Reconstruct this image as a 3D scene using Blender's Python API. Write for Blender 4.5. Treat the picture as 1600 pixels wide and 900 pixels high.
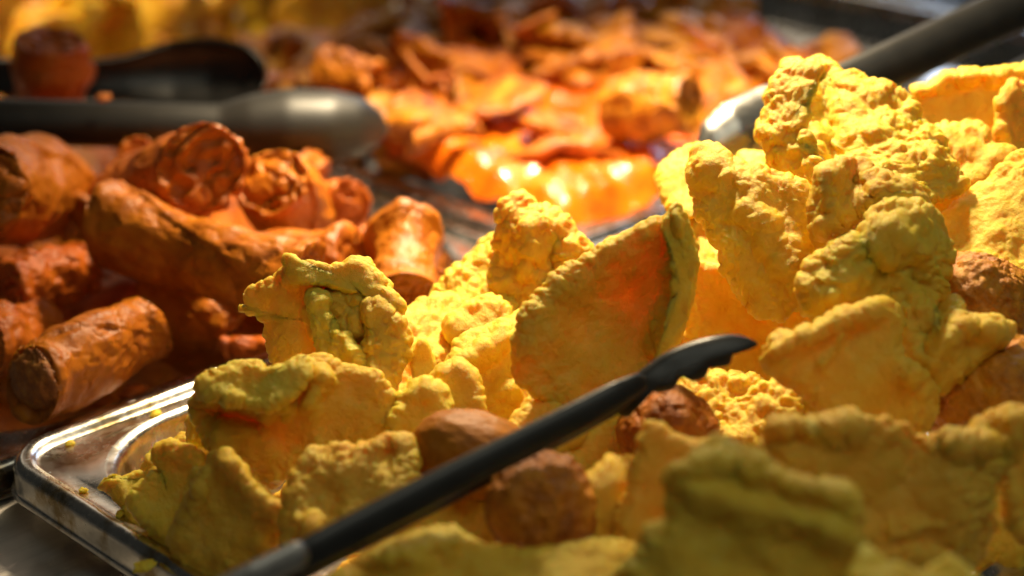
import bpy, math, random
import numpy as np
from mathutils import Vector, Matrix

scene = bpy.context.scene
for o in list(bpy.data.objects):
    bpy.data.objects.remove(o)

# ------------------------------------------------------------------ camera
FPX, PITCH = 2744.0, math.radians(22.5)
CAM = np.array([-0.2762, -0.5556, 0.31])
FWD = np.array([1, 1, 0]) / math.sqrt(2)
RGT = np.array([1, -1, 0]) / math.sqrt(2)
UPW = np.array([0, 0, 1.0])
AX = FWD * math.cos(PITCH) - UPW * math.sin(PITCH)      # optical axis
CU = FWD * math.sin(PITCH) + UPW * math.cos(PITCH)      # camera up
cam_d = bpy.data.cameras.new('camera')
cam = bpy.data.objects.new('camera', cam_d)
scene.collection.objects.link(cam)
scene.camera = cam
cam.matrix_world = Matrix(((RGT[0], CU[0], -AX[0], CAM[0]), (RGT[1], CU[1], -AX[1], CAM[1]),
                           (RGT[2], CU[2], -AX[2], CAM[2]), (0, 0, 0, 1)))
cam_d.sensor_width = 36
cam_d.lens = 36 * FPX / 1600
cam_d.clip_start = 0.01
cam_d.clip_end = 30
cam_d.dof.use_dof = True
cam_d.dof.focus_distance = 0.64
cam_d.dof.aperture_fstop = 4.8
cam_d.dof.aperture_blades = 0

# ------------------------------------------------------------------ light
world = bpy.data.worlds.new('World')
scene.world = world
world.use_nodes = True
bg = world.node_tree.nodes['Background']
bg.inputs[0].default_value = (0.46, 0.46, 0.40, 1)
bg.inputs[1].default_value = 0.045

def lamp(name, kind, loc, target, energy, color, **kw):
    d = bpy.data.lights.new(name, kind)
    d.energy = energy
    d.color = color
    for k, v in kw.items():
        setattr(d, k, v)
    o = bpy.data.objects.new(name, d)
    scene.collection.objects.link(o)
    o.location = loc
    o.rotation_euler = (Vector(target) - Vector(loc)).to_track_quat('-Z', 'Y').to_euler()
    return o

# the heat lamp over the pans, and the soft light of the hood and of a window behind
lamp('heat_lamp', 'SPOT', (0.395, 0.065, 0.44), (0.335, -0.035, 0.0), 50.0, (1.0, 0.80, 0.50),
     spot_size=math.radians(86), spot_blend=1.0, shadow_soft_size=0.024)
lamp('hood_light', 'AREA', (1.05, 1.15, 0.62), (0.1, 0.05, 0.0), 2.9, (1.0, 0.84, 0.62),
     shape='RECTANGLE', size=1.6, size_y=0.6)
lamp('heat_lamp_back', 'SPOT', (0.26, 0.60, 0.50), (0.26, 0.60, 0.0), 24.0, (1.0, 0.80, 0.52),
     spot_size=math.radians(80), spot_blend=1.0, shadow_soft_size=0.03)
lamp('room_light', 'AREA', (0.14, -0.58, 0.86), (0.22, -0.24, 0.0), 1.6, (1.0, 1.0, 0.80),
     shape='RECTANGLE', size=0.9, size_y=0.5)
lamp('window_light', 'AREA', (1.9, 0.6, 0.8), (0.85, 0.2, 0.0), 0.7, (0.45, 0.66, 1.0),
     shape='RECTANGLE', size=0.6, size_y=0.5, spread=math.radians(50))

scene.view_settings.view_transform = 'Standard'
scene.view_settings.look = 'None'
scene.view_settings.exposure = 0.0
scene.view_settings.gamma = 1.0
scene.view_settings.use_curve_mapping = False
scene.render.engine = 'CYCLES'
scene.cycles.use_denoising = True
scene.cycles.max_bounces = 8
scene.cycles.sample_clamp_indirect = 4.0

# ------------------------------------------------------------------ helpers
def P(px, py, d):
    """pixel of the 1600x900 photograph + distance along the optical axis -> world"""
    px, py, d = np.asarray(px, float), np.asarray(py, float), np.asarray(d, float)
    a = (px - 800) / FPX * d
    b = -(py - 450) / FPX * d
    return CAM + a[..., None] * RGT + b[..., None] * CU + d[..., None] * AX

def proj(w):
    v = np.asarray(w) - CAM
    d = v @ AX
    return 800 + (v @ RGT) / d * FPX, 450 - (v @ CU) / d * FPX, d

def _hash(ix, iy, iz, s):
    h = (ix.astype(np.int64) * 73856093) ^ (iy.astype(np.int64) * 19349663) ^ (iz.astype(np.int64) * 83492791) ^ (s * 2654435761)
    h = h & 0xFFFFFFFF
    h = ((h ^ (h >> 15)) * 2246822519) & 0xFFFFFFFF
    h = ((h ^ (h >> 13)) * 3266489917) & 0xFFFFFFFF
    return (h ^ (h >> 16)) & 0xFFFFFFFF

def vnoise(p, s=0):
    i = np.floor(p).astype(np.int64)
    f = p - i
    f = f * f * f * (f * (f * 6 - 15) + 10)
    r = 0
    for a in (0, 1):
        for b in (0, 1):
            for c in (0, 1):
                h = _hash(i[:, 0] + a, i[:, 1] + b, i[:, 2] + c, s) / 4294967295.0
                w = (f[:, 0] if a else 1 - f[:, 0]) * (f[:, 1] if b else 1 - f[:, 1]) * (f[:, 2] if c else 1 - f[:, 2])
                r = r + h * w
    return r * 2 - 1

def fbm(p, s=0, o=3):
    r, a = 0, 1.0
    for k in range(o):
        r = r + a * vnoise(p * 2.03 ** k + 7.1 * k, s + k)
        a *= 0.5
    return r

def worley(p, s=0):
    """round bubbles: 1 at a cell's centre falling to 0 between cells"""
    i = np.floor(p).astype(np.int64)
    best = np.full(len(p), 9.0)
    for a in (-1, 0, 1):
        for b in (-1, 0, 1):
            for c in (-1, 0, 1):
                jx, jy, jz = i[:, 0] + a, i[:, 1] + b, i[:, 2] + c
                h = _hash(jx, jy, jz, s)
                dx = jx + (h & 1023) / 1023.0 - p[:, 0]
                dy = jy + ((h >> 10) & 1023) / 1023.0 - p[:, 1]
                dz = jz + ((h >> 20) & 1023) / 1023.0 - p[:, 2]
                best = np.minimum(best, dx * dx + dy * dy + dz * dz)
    return np.clip(1 - best * 1.35, -0.2, 1)

def sstep(x, a, b):
    t = np.clip((x - a) / (b - a), 0, 1)
    return t * t * (3 - 2 * t)

def vnormals(v, f):
    n = np.zeros_like(v)
    a, b, c, d = v[f[:, 0]], v[f[:, 1]], v[f[:, 2]], v[f[:, 3]]
    fn = np.cross(c - a, d - b)
    for k in range(4):
        np.add.at(n, f[:, k], fn)
    l = np.linalg.norm(n, axis=1, keepdims=True)
    return n / np.maximum(l, 1e-12)

def mesh_from(name, v, f, smooth=True):
    me = bpy.data.meshes.new(name)
    v = np.asarray(v, np.float32)
    quads = np.asarray(f, np.int32)
    me.vertices.add(len(v))
    me.vertices.foreach_set('co', v.ravel())
    me.loops.add(quads.size)
    me.loops.foreach_set('vertex_index', quads.ravel())
    me.polygons.add(len(quads))
    me.polygons.foreach_set('loop_start', np.arange(0, quads.size, quads.shape[1], dtype=np.int32))
    me.update(calc_edges=True)
    me.validate()
    if smooth:
        me.polygons.foreach_set('use_smooth', np.ones(len(me.polygons), bool))
    return me

def link(name, me, mat, parent=None, loc=None):
    o = bpy.data.objects.new(name, me)
    scene.collection.objects.link(o)
    if mat is not None and me is not None and not me.materials:
        me.materials.append(mat)
    if parent is not None:
        o.parent = parent
    if loc is not None:
        o.location = loc
    return o

def tag(o, label, cat, group=None, kind=None):
    if label:
        o['label'] = label
    if cat:
        o['category'] = cat
    if group:
        o['group'] = group
    if kind:
        o['kind'] = kind
    return o

def thing(name, loc, label, cat, group=None):
    o = bpy.data.objects.new(name, None)
    scene.collection.objects.link(o)
    o.location = loc
    o.empty_display_size = 0.02
    return tag(o, label, cat, group)

# ------------------------------------------------------------------ materials
def new_mat(name):
    m = bpy.data.materials.new(name)
    m.use_nodes = True
    nt = m.node_tree
    return m, nt, nt.nodes['Principled BSDF']

def node(nt, t, **kw):
    n = nt.nodes.new(t)
    for k, v in kw.items():
        if k in n.inputs.keys():
            n.inputs[k].default_value = v
        else:
            setattr(n, k, v)
    return n

def ramp(nt, src, stops):
    r = nt.nodes.new('ShaderNodeValToRGB')
    e = r.color_ramp.elements
    while len(e) < len(stops):
        e.new(0.5)
    for el, (p, c) in zip(e, stops):
        el.position = p
        el.color = (*c, 1) if len(c) == 3 else c
    nt.links.new(src, r.inputs[0])
    return r

def add_bump(nt, b, layers):
    """layers: (height socket, strength, distance)"""
    prev = None
    for h, s, d in layers:
        bp = node(nt, 'ShaderNodeBump', Strength=s, Distance=d)
        nt.links.new(h, bp.inputs['Height'])
        if prev:
            nt.links.new(prev.outputs[0], bp.inputs['Normal'])
        prev = bp
    nt.links.new(prev.outputs[0], b.inputs['Normal'])

def food_mat(name, stops, nscale, rough, sss=0.0, radius=(1, .35, .08), sscale=0.01, coat=0.0,
             bump=((900, 0.35, 0.0005),), spec=0.5, vary=0.03):
    m, nt, b = new_mat(name)
    tc = node(nt, 'ShaderNodeTexCoord')
    oi = node(nt, 'ShaderNodeObjectInfo')
    n1 = node(nt, 'ShaderNodeTexNoise', Scale=nscale, Detail=6.0, Roughness=0.62)
    nt.links.new(tc.outputs['Object'], n1.inputs['Vector'])
    r = ramp(nt, n1.outputs['Fac'], stops)
    hs = node(nt, 'ShaderNodeHueSaturation')
    mr = node(nt, 'ShaderNodeMapRange')
    mr.inputs['To Min'].default_value = 0.5 - vary * 0.4
    mr.inputs['To Max'].default_value = 0.5 + vary * 0.25
    nt.links.new(oi.outputs['Random'], mr.inputs[0])
    nt.links.new(mr.outputs[0], hs.inputs['Hue'])
    mv = node(nt, 'ShaderNodeMath', operation='MULTIPLY_ADD')
    mv.inputs[1].default_value = 7.31
    fr = node(nt, 'ShaderNodeMath', operation='FRACT')
    mr2 = node(nt, 'ShaderNodeMapRange')
    mr2.inputs['To Min'].default_value = 0.86
    mr2.inputs['To Max'].default_value = 1.04
    nt.links.new(oi.outputs['Random'], mv.inputs[0])
    nt.links.new(mv.outputs[0], fr.inputs[0])
    nt.links.new(fr.outputs[0], mr2.inputs[0])
    nt.links.new(mr2.outputs[0], hs.inputs['Value'])
    nt.links.new(r.outputs[0], hs.inputs['Color'])
    nt.links.new(hs.outputs[0], b.inputs['Base Color'])
    b.inputs['Roughness'].default_value = rough
    b.inputs['Specular IOR Level'].default_value = spec
    b.inputs['Subsurface Weight'].default_value = sss
    b.inputs['Subsurface Radius'].default_value = radius
    b.inputs['Subsurface Scale'].default_value = sscale
    b.inputs['Coat Weight'].default_value = coat
    b.inputs['Coat Roughness'].default_value = 0.12
    ls = []
    for sc, st, di in bump:
        n2 = node(nt, 'ShaderNodeTexNoise', Scale=sc, Detail=4.0, Roughness=0.6)
        nt.links.new(tc.outputs['Object'], n2.inputs['Vector'])
        ls.append((n2.outputs['Fac'], st, di))
    add_bump(nt, b, ls)
    return m

M = {}
M['rind'] = food_mat('puffed_rind', [(0.22, (0.80, 0.40, 0.016)), (0.38, (0.90, 0.55, 0.034)), (0.56, (0.94, 0.64, 0.058)), (0.8, (0.95, 0.74, 0.13))],
                     95, 0.5, sss=0.55, radius=(1.0, 0.46, 0.09), sscale=0.0075,
                     bump=((800, 0.6, 0.0009), (2200, 0.7, 0.0005)), spec=0.35, vary=0.03)
def crumb_bump(m, scale, st, di):
    nt = m.node_tree
    b = nt.nodes['Principled BSDF']
    prev = b.inputs['Normal'].links[0].from_socket
    tc = [n for n in nt.nodes if n.type == 'TEX_COORD'][0]
    vo = node(nt, 'ShaderNodeTexVoronoi', feature='SMOOTH_F1', Scale=scale)
    vo.inputs['Smoothness'].default_value = 0.35
    nt.links.new(tc.outputs['Object'], vo.inputs['Vector'])
    bp = node(nt, 'ShaderNodeBump', Strength=st, Distance=di)
    bp.invert = True
    nt.links.new(vo.outputs['Distance'], bp.inputs['Height'])
    nt.links.new(prev, bp.inputs['Normal'])
    nt.links.new(bp.outputs[0], b.inputs['Normal'])
crumb_bump(M['rind'], 620, 0.16, 0.0010)
M['golden'] = food_mat('golden_chip', [(0.3, (0.56, 0.20, 0.012)), (0.5, (0.80, 0.42, 0.025)), (0.7, (0.88, 0.56, 0.05))],
                       40, 0.4, sss=0.5, radius=(1.0, 0.4, 0.05), sscale=0.006, bump=((400, 0.4, 0.001),), vary=0.04)
M['roll'] = food_mat('fried_wrapper', [(0.25, (0.26, 0.056, 0.004)), (0.45, (0.42, 0.108, 0.005)), (0.62, (0.54, 0.152, 0.006)), (0.80, (0.64, 0.24, 0.014))],
                     75, 0.42, sss=0.12, radius=(1.0, 0.3, 0.05), sscale=0.003, coat=0.0, spec=0.3,
                     bump=((420, 0.4, 0.0009), (1300, 0.45, 0.0004)), vary=0.03)
M['filling'] = food_mat('roll_filling', [(0.3, (0.20, 0.055, 0.008)), (0.55, (0.42, 0.14, 0.015)), (0.75, (0.60, 0.30, 0.05))],
                        200, 0.5, bump=((500, 0.8, 0.0015),))
M['ball'] = food_mat('fried_ball', [(0.3, (0.28, 0.080, 0.004)), (0.5, (0.58, 0.205, 0.007)), (0.7, (0.74, 0.33, 0.016))],
                     110, 0.48, sss=0.1, sscale=0.003, coat=0.0, spec=0.4, bump=((380, 0.8, 0.0015), (1400, 0.5, 0.0005)))
M['sausage'] = food_mat('sausage_skin', [(0.3, (0.46, 0.14, 0.006)), (0.6, (0.62, 0.22, 0.009)), (0.8, (0.72, 0.31, 0.020))],
                        45, 0.5, sss=0.2, sscale=0.004, coat=0.0, spec=0.3, bump=((300, 0.4, 0.0008), (1200, .3, .0004)))
M['chunk'] = food_mat('sauced_pastry', [(0.30, (0.10, 0.023, 0.003)), (0.45, (0.31, 0.090, 0.004)), (0.60, (0.50, 0.175, 0.007)), (0.8, (0.70, 0.36, 0.025))],
                      110, 0.46, sss=0.05, radius=(1, .3, .05), sscale=0.003, coat=0.05, spec=0.35, bump=((260, 0.6, 0.0015),), vary=0.04)
M['sauce'] = food_mat('sauce', [(0.3, (0.55, 0.09, 0.003)), (0.5, (0.78, 0.17, 0.004)), (0.68, (0.84, 0.26, 0.008)), (0.84, (0.90, 0.50, 0.06))],
                      40, 0.16, sss=0.1, radius=(1, .3, .04), sscale=0.004, coat=0.7, bump=((120, 0.8, 0.003), (420, 0.6, 0.001)))

def steel(name, base, rough, stretch=None, wear=0.5, grease=False):
    m, nt, b = new_mat(name)
    tc = node(nt, 'ShaderNodeTexCoord')
    mp = node(nt, 'ShaderNodeMapping')
    if stretch:
        mp.inputs['Scale'].default_value = stretch
        mp.inputs['Rotation'].default_value = (0, 0, math.radians(24))
    nt.links.new(tc.outputs['Object'], mp.inputs['Vector'])
    n1 = node(nt, 'ShaderNodeTexNoise', Scale=260.0, Detail=5.0, Roughness=0.7)
    nt.links.new(mp.outputs[0], n1.inputs['Vector'])
    n2 = node(nt, 'ShaderNodeTexNoise', Scale=38.0, Detail=4.0)
    nt.links.new(tc.outputs['Object'], n2.inputs['Vector'])
    n3 = node(nt, 'ShaderNodeTexNoise', Scale=1400.0, Detail=2.0)
    nt.links.new(tc.outputs['Object'], n3.inputs['Vector'])
    mix = node(nt, 'ShaderNodeMath', operation='ADD')
    nt.links.new(n1.outputs['Fac'], mix.inputs[0])
    nt.links.new(n2.outputs['Fac'], mix.inputs[1])
    mr = node(nt, 'ShaderNodeMapRange')
    mr.inputs['From Min'].default_value = 0.7
    mr.inputs['From Max'].default_value = 1.3
    mr.inputs['To Min'].default_value = rough * (1 - wear * 0.5)
    mr.inputs['To Max'].default_value = rough * (1 + wear)
    nt.links.new(mix.outputs[0], mr.inputs[0])
    nt.links.new(mr.outputs[0], b.inputs['Roughness'])
    r = ramp(nt, n1.outputs['Fac'], [(0.25, tuple(c * 0.72 for c in base)), (0.65, base)])
    if grease:
        n4 = node(nt, 'ShaderNodeTexNoise', Scale=55.0, Detail=6.0, Roughness=0.65)
        n4.noise_dimensions = '3D'
        nt.links.new(tc.outputs['Object'], n4.inputs['Vector'])
        gr = ramp(nt, n4.outputs['Fac'], [(0.36, (0.52, 0.40, 0.22)), (0.50, (1, 1, 1))])
        mx = node(nt, 'ShaderNodeMix', data_type='RGBA', blend_type='MULTIPLY')
        mx.inputs[0].default_value = 1.0
        nt.links.new(r.outputs[0], mx.inputs[6])
        nt.links.new(gr.outputs[0], mx.inputs[7])
        nt.links.new(mx.outputs[2], b.inputs['Base Color'])
    else:
        nt.links.new(r.outputs[0], b.inputs['Base Color'])
    b.inputs['Metallic'].default_value = 1
    add_bump(nt, b, [(n1.outputs['Fac'], 0.16 * wear, 0.0005), (n3.outputs['Fac'], 0.10 * wear, 0.0003)])
    return m

M['steel'] = steel('pan_steel', (0.72, 0.69, 0.65), 0.21, None, 0.5, True)
M['counter'] = steel('brushed_steel', (0.78, 0.73, 0.67), 0.50, (0.05, 1.0, 1.0), 0.8)
M['satin'] = steel('satin_steel', (0.42, 0.40, 0.38), 0.42, None, 0.3)
M['satin2'] = steel('tong_head_steel', (0.46, 0.45, 0.43), 0.30, None, 0.2)
M['tong_steel'] = steel('tong_steel', (0.62, 0.60, 0.57), 0.22, None, 0.3)

def plain(name, col, rough, spec=0.5, bump=None, metal=0.0):
    m, nt, b = new_mat(name)
    tc = node(nt, 'ShaderNodeTexCoord')
    n = node(nt, 'ShaderNodeTexNoise', Scale=120.0, Detail=4.0)
    nt.links.new(tc.outputs['Object'], n.inputs['Vector'])
    r = ramp(nt, n.outputs['Fac'], [(0.3, tuple(c * 0.75 for c in col)), (0.7, tuple(c * 1.15 for c in col))])
    nt.links.new(r.outputs[0], b.inputs['Base Color'])
    b.inputs['Roughness'].default_value = rough
    b.inputs['Metallic'].default_value = metal
    b.inputs['Specular IOR Level'].default_value = spec
    n2 = node(nt, 'ShaderNodeTexNoise', Scale=1600.0, Detail=2.0)
    nt.links.new(tc.outputs['Object'], n2.inputs['Vector'])
    add_bump(nt, b, [(n2.outputs['Fac'], 0.12, 0.0003)])
    return m
M['nylon'] = plain('black_nylon', (0.018, 0.017, 0.016), 0.36)
M['grey_nylon'] = plain('dark_grey_nylon', (0.014, 0.012, 0.010), 0.48, 0.5)
M['dark'] = plain('dark_floor', (0.012, 0.012, 0.013), 0.7)
M['tape'] = plain('blue_tape', (0.05, 0.16, 0.36), 0.25)

# ------------------------------------------------------------------ counter and pans
PANS = {'F': (0.0, 0.60, -0.328, 0.0), 'L': (-0.014, 0.3125, 0.004, 0.385), 'M': (0.3225, 0.640, 0.004, 0.385),
        'B': (-0.014, 0.640, 0.397, 0.75), 'N': (0.652, 0.92, 0.004, 0.385)}
CZ = -0.0255
def build_counter():
    xs = sorted({-1.6, 0.975} | {v for p in PANS.values() for v in (p[0] + .016, p[1] - .016)})
    ys = sorted({-1.3, 1.6} | {v for p in PANS.values() for v in (p[2] + .016, p[3] - .016)})
    vs, fs = [], []
    for i in range(len(xs) - 1):
        for j in range(len(ys) - 1):
            cx, cy = (xs[i] + xs[i + 1]) / 2, (ys[j] + ys[j + 1]) / 2
            if any(p[0] + .016 < cx < p[1] - .016 and p[2] + .016 < cy < p[3] - .016 for p in PANS.values()):
                continue
            k = len(vs)
            vs += [(xs[i], ys[j], CZ), (xs[i + 1], ys[j], CZ), (xs[i + 1], ys[j + 1], CZ), (xs[i], ys[j + 1], CZ)]
            fs.append((k, k + 1, k + 2, k + 3))
    k = len(vs)                                           # turned-down far edge
    vs += [(0.975, -1.3, CZ), (0.975, 1.6, CZ), (0.975, 1.6, CZ - .2), (0.975, -1.3, CZ - .2)]
    fs.append((k, k + 3, k + 2, k + 1))
    o = link('counter', mesh_from('counter', vs, fs, False), M['counter'])
    tag(o, 'brushed steel serving counter with pan openings', None, kind='structure')
    g = link('floor', mesh_from('floor', [(-4, -4, -.95), (6, -4, -.95), (6, 6, -.95), (-4, 6, -.95)], [(0, 1, 2, 3)], False), M['dark'])
    tag(g, 'dark floor beyond the counter', None, kind='structure')
build_counter()

def rloop(x0, x1, y0, y1, r, z, n=12):
    pts = []
    for cx, cy, a0 in ((x1 - r, y1 - r, 0), (x0 + r, y1 - r, 90), (x0 + r, y0 + r, 180), (x1 - r, y0 + r, 270)):
        for k in range(n + 1):
            a = math.radians(a0 + 90 * k / n)
            pts.append((cx + r * math.cos(a), cy + r * math.sin(a), z))
    # extra points along the straights so long walls are not single quads
    out = []
    for i, p in enumerate(pts):
        q = pts[(i + 1) % len(pts)]
        out.append(p)
        if math.dist(p, q) > 0.05:
            for t in np.linspace(0, 1, 13)[1:-1]:
                out.append(tuple(np.array(p) * (1 - t) + np.array(q) * t))
    return out

def pan(key, label, depth=0.06, dz=-0.0105):
    x0, x1, y0, y1 = PANS[key]
    root = thing('food_pan', ((x0 + x1) / 2, (y0 + y1) / 2, CZ), label, 'food pan', 'steel food pans set in the counter')
    def build(nm, prof, cap):
        loops = [rloop(x0 + i, x1 - i, y0 + i, y1 - i, r, z) for i, z, r in prof]
        n = len(loops[0])
        v = np.array([p for l in loops for p in l])
        v -= np.array(root.location)
        v[:, 2] += dz
        f = [(a * n + b, a * n + (b + 1) % n, (a + 1) * n + (b + 1) % n, (a + 1) * n + b)
             for a in range(len(loops) - 1) for b in range(n)]
        if cap:
            k = (len(loops) - 1) * n
            c = len(v)
            v = np.vstack([v, v[k:].mean(0)])
            f += [(k + b, k + (b + 1) % n, c, c) for b in range(n)]
            me = bpy.data.meshes.new(nm)
            me.from_pydata([tuple(p) for p in v], [], [q if q[2] != q[3] else q[:3] for q in f])
            me.polygons.foreach_set('use_smooth', np.ones(len(me.polygons), bool))
        else:
            me = mesh_from(nm, v, f)
        return link(nm, me, M['steel'], root)
    R = 0.024
    build('rim', [(-.0012, -.0138, R + .001), (-.0016, -.0130, R + .001), (-.0004, -.0118, R), (0, -.0105, R), (0, -.0045, R), (.0006, -.0022, R - .001),
                  (.0019, -.0006, R - .002), (.0038, 0, R - .003), (.0058, -.0004, R - .005), (.0074, -.0016, R - .007),
                  (.0084, -.0028, R - .008), (.0098, -.0032, .016), (.0150, -.0034, .022), (.0162, -.0030, .034),
                  (.0172, -.0021, .042), (.0186, -.0017, .045)], False)
    build('well', [(.0186, -.0017, .045), (.0204, -.0023, .046), (.0216, -.0042, .047), (.0222, -.008, .047), (.025, -.02, .046), (.0295, -depth + .012, .044),
                   (.032, -depth + .004, .042), (.038, -depth, .036)], True)
    return root
panF = pan('F', 'large steel pan heaped with yellow puffed rinds', dz=0.0)
panL = pan('L', 'steel pan full of fried spring rolls', dz=-0.0105)
pan('M', 'steel pan of orange saucy pastry pieces')
pan('B', 'steel pan of golden chips behind the dark tongs')
pan('N', 'empty steel pan under the black tong handle', 0.035)

# ------------------------------------------------------------------ rinds: thick curled puffed sheets
HERO = []
def resample(poly, n, seed, jit):
    p = np.array(poly, float)
    q = np.vstack([p, p[:1]])
    # Catmull-Rom rounding, then even spacing
    fine = []
    m = len(p)
    for i in range(m):
        a, b, c, d = p[i - 1], p[i], p[(i + 1) % m], p[(i + 2) % m]
        for t in np.linspace(0, 1, 8, endpoint=False):
            fine.append(0.5 * ((2 * b) + (c - a) * t + (2 * a - 5 * b + 4 * c - d) * t * t + (3 * b - a - 3 * c + d) * t ** 3))
    fine = np.array(fine)
    q = np.vstack([fine, fine[:1]])
    s = np.concatenate([[0], np.cumsum(np.linalg.norm(np.diff(q, axis=0), axis=1))])
    t = np.linspace(0, s[-1], n, endpoint=False)
    out = np.stack([np.interp(t, s, q[:, 0]), np.interp(t, s, q[:, 1])], 1)
    if jit:
        tan = np.roll(out, -1, 0) - np.roll(out, 1, 0)
        nr = np.stack([tan[:, 1], -tan[:, 0]], 1)
        nr /= np.linalg.norm(nr, axis=1, keepdims=True) + 1e-9
        pp = np.stack([out[:, 0] / 22, out[:, 1] / 22, np.full(n, seed * 3.7)], 1)
        p2 = np.stack([out[:, 0] / 7, out[:, 1] / 7, np.full(n, seed * 1.9)], 1)
        out = out + nr * (jit * fbm(pp, seed, 3) + 0.55 * jit * vnoise(p2, seed + 40))[:, None]
    return out, s[-1]

def seg_dist(p, line):
    best = np.full(len(p), 1e9)
    L = np.array(line, float)
    if len(L) == 1:
        return np.linalg.norm(p - L[0], axis=1)
    for a, b in zip(L[:-1], L[1:]):
        ab = b - a
        t = np.clip(((p - a) @ ab) / (ab @ ab), 0, 1)
        best = np.minimum(best, np.linalg.norm(p - (a + t[:, None] * ab), axis=1))
    return best

def sheet(outline, d, tilt=(0, 0), bow=(0, 0, 0), thick=0.008, rough=1.0, feats=(), centre=None, seed=1,
          jit=3.6, step=2.1, warp=0.003, face=0.35, bub=(0.0044, 0.0021), power=6.0):
    """closed thick sheet: outline in photo pixels at axial distance d, tilted (right side away, top away; degrees),
    bowed (curvature along angle, across, angle deg; 1/m), with ridges/pits [(polyline px, width px, height m)]"""
    per0 = sum(math.dist(outline[i], outline[i - 1]) for i in range(len(outline)))
    K = int(min(150, max(30, per0 / 4 / step)))
    n = 4 * (K - 1)
    b, per = resample(outline, n, seed, jit)
    c = np.array(centre if centre else b.mean(0), float)
    # concentric map of a square grid onto the outline: even quads, no pole
    gi, gj = np.meshgrid(np.arange(K), np.arange(K), indexing='ij')
    sx, sy = gi / (K - 1) * 2 - 1, gj / (K - 1) * 2 - 1
    rr = np.maximum(np.abs(sx), np.abs(sy))
    safe = np.where(rr < 1e-9, 1, rr)
    ux, uy = sx / safe, sy / safe
    q4 = np.where((uy <= -1 + 1e-9) & (ux < 1 - 1e-9), (ux + 1) / 2, np.where((ux >= 1 - 1e-9) & (uy < 1 - 1e-9), 1 + (uy + 1) / 2,
                  np.where((uy >= 1 - 1e-9) & (ux > -1 + 1e-9), 2 + (1 - ux) / 2, 3 + (1 - uy) / 2)))
    q4 = (q4 % 4) / 4 * n
    i0 = np.floor(q4 + 1e-9).astype(int)
    fr = np.clip(q4 - i0, 0, 1)[..., None]
    bd = b[i0 % n] * (1 - fr) + b[(i0 + 1) % n] * fr
    rm = 1 - (1 - rr) ** 1.35
    px = (c + rm[..., None] * (bd - c)).reshape(-1, 2)
    rad = rm.ravel()
    loc = (px - c) * d / FPX * np.array([1, -1])
    a = math.radians(bow[2])
    u = loc[:, 0] * math.cos(a) + loc[:, 1] * math.sin(a)
    w = -loc[:, 0] * math.sin(a) + loc[:, 1] * math.cos(a)
    z0 = -math.tan(math.radians(tilt[0])) * loc[:, 0] - math.tan(math.radians(tilt[1])) * loc[:, 1]
    z0 = z0 - 0.5 * bow[0] * u * u - 0.5 * bow[1] * w * w
    z0 = z0 + warp * fbm(np.stack([loc[:, 0] * 42, loc[:, 1] * 42, np.full(len(loc), seed * 1.3)], 1), seed + 5, 2)
    ff = np.zeros(len(px))
    wq = np.stack([px[:, 0] / 26, px[:, 1] / 26, np.full(len(px), seed * 2.1)], 1)
    pw = px + 7.0 * np.stack([fbm(wq, seed + 21, 3), fbm(wq, seed + 27, 3)], 1) * (1 if rough > 0 else 0)
    for line, wd, h in feats:
        dist = seg_dist(pw, line)
        ff += h * np.exp(-(dist / (wd * 1.12)) ** 2 * 1.2) * np.clip((1 - rad) * 9 + 0.35, 0, 1)
    t = thick * (0.62 if rough > 0 else 1) * np.sqrt(np.clip(1 - rad ** power, 0, 1))
    t *= 1 + 0.35 * fbm(np.stack([loc[:, 0] * 70, loc[:, 1] * 70, np.full(len(loc), 9.0)], 1), seed + 9, 2)
    zf = z0 + t * 0.5 + ff
    zb = z0 - t * 0.5 + ff * 0.75
    zb = np.minimum(zb, zf)
    nv = len(px)
    vf = P(px[:, 0], px[:, 1], d - zf)
    border = (rr > 1 - 1e-9).ravel()
    g = np.arange(nv).reshape(K, K)
    back = g.ravel().copy()
    inn = np.where(~border)[0]
    back[inn] = nv + np.arange(len(inn))
    vb = P(px[inn, 0], px[inn, 1], d - zb[inn])
    v = np.vstack([vf, vb])
    F1 = np.stack([g[:-1, :-1], g[1:, :-1], g[1:, 1:], g[:-1, 1:]], -1).reshape(-1, 4)
    F = np.vstack([F1, back[F1][:, ::-1]])
    ic = (K // 2) * K + K // 2
    N = vnormals(v, F)
    cen = P(c[0], c[1], d)
    if (N[ic] @ (CAM - cen)) < 0:
        F = F[:, ::-1]
        N = -N
    if rough > 0:
        rv = np.concatenate([rad, rad[inn]])
        side = np.concatenate([np.full(nv, max(face, 0.36)), np.full(len(inn), 1.0)])
        q = v * 1.0
        patch = 0.5 + 0.5 * np.clip(fbm(q * 38 + seed, seed + 2, 2) * 1.6, -1, 1)
        amp = np.clip(side + sstep(rv, 0.5, 0.92) * 0.8, 0, 1.15) * (0.35 + 0.65 * patch)
        wv = q + 0.0012 * np.stack([vnoise(q * 260, 31), vnoise(q * 260, 32), vnoise(q * 260, 33)], 1)
        h = 0.0015 * worley(wv / bub[0] + seed * 1.7, seed) + 0.00090 * worley(wv / bub[1] + seed, seed + 3) + 0.00050 * worley(wv / (bub[1] * 0.55) + seed, seed + 4)
        h = h * amp + 0.0009 * fbm(q * 130, seed + 6, 3) * (0.4 + 0.6 * amp)
        h = h + (0.0013 * worley(q / 0.0105 + seed * 0.7, seed + 12) + 0.0009 * fbm(q * 75, seed + 15, 2)) * (1 - 0.55 * sstep(rv, 0.75, 1.0))
        v = v + N * (h * rough)[:, None]
    return v - cen, F, cen

def clean_faces(F):
    return F

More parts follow.
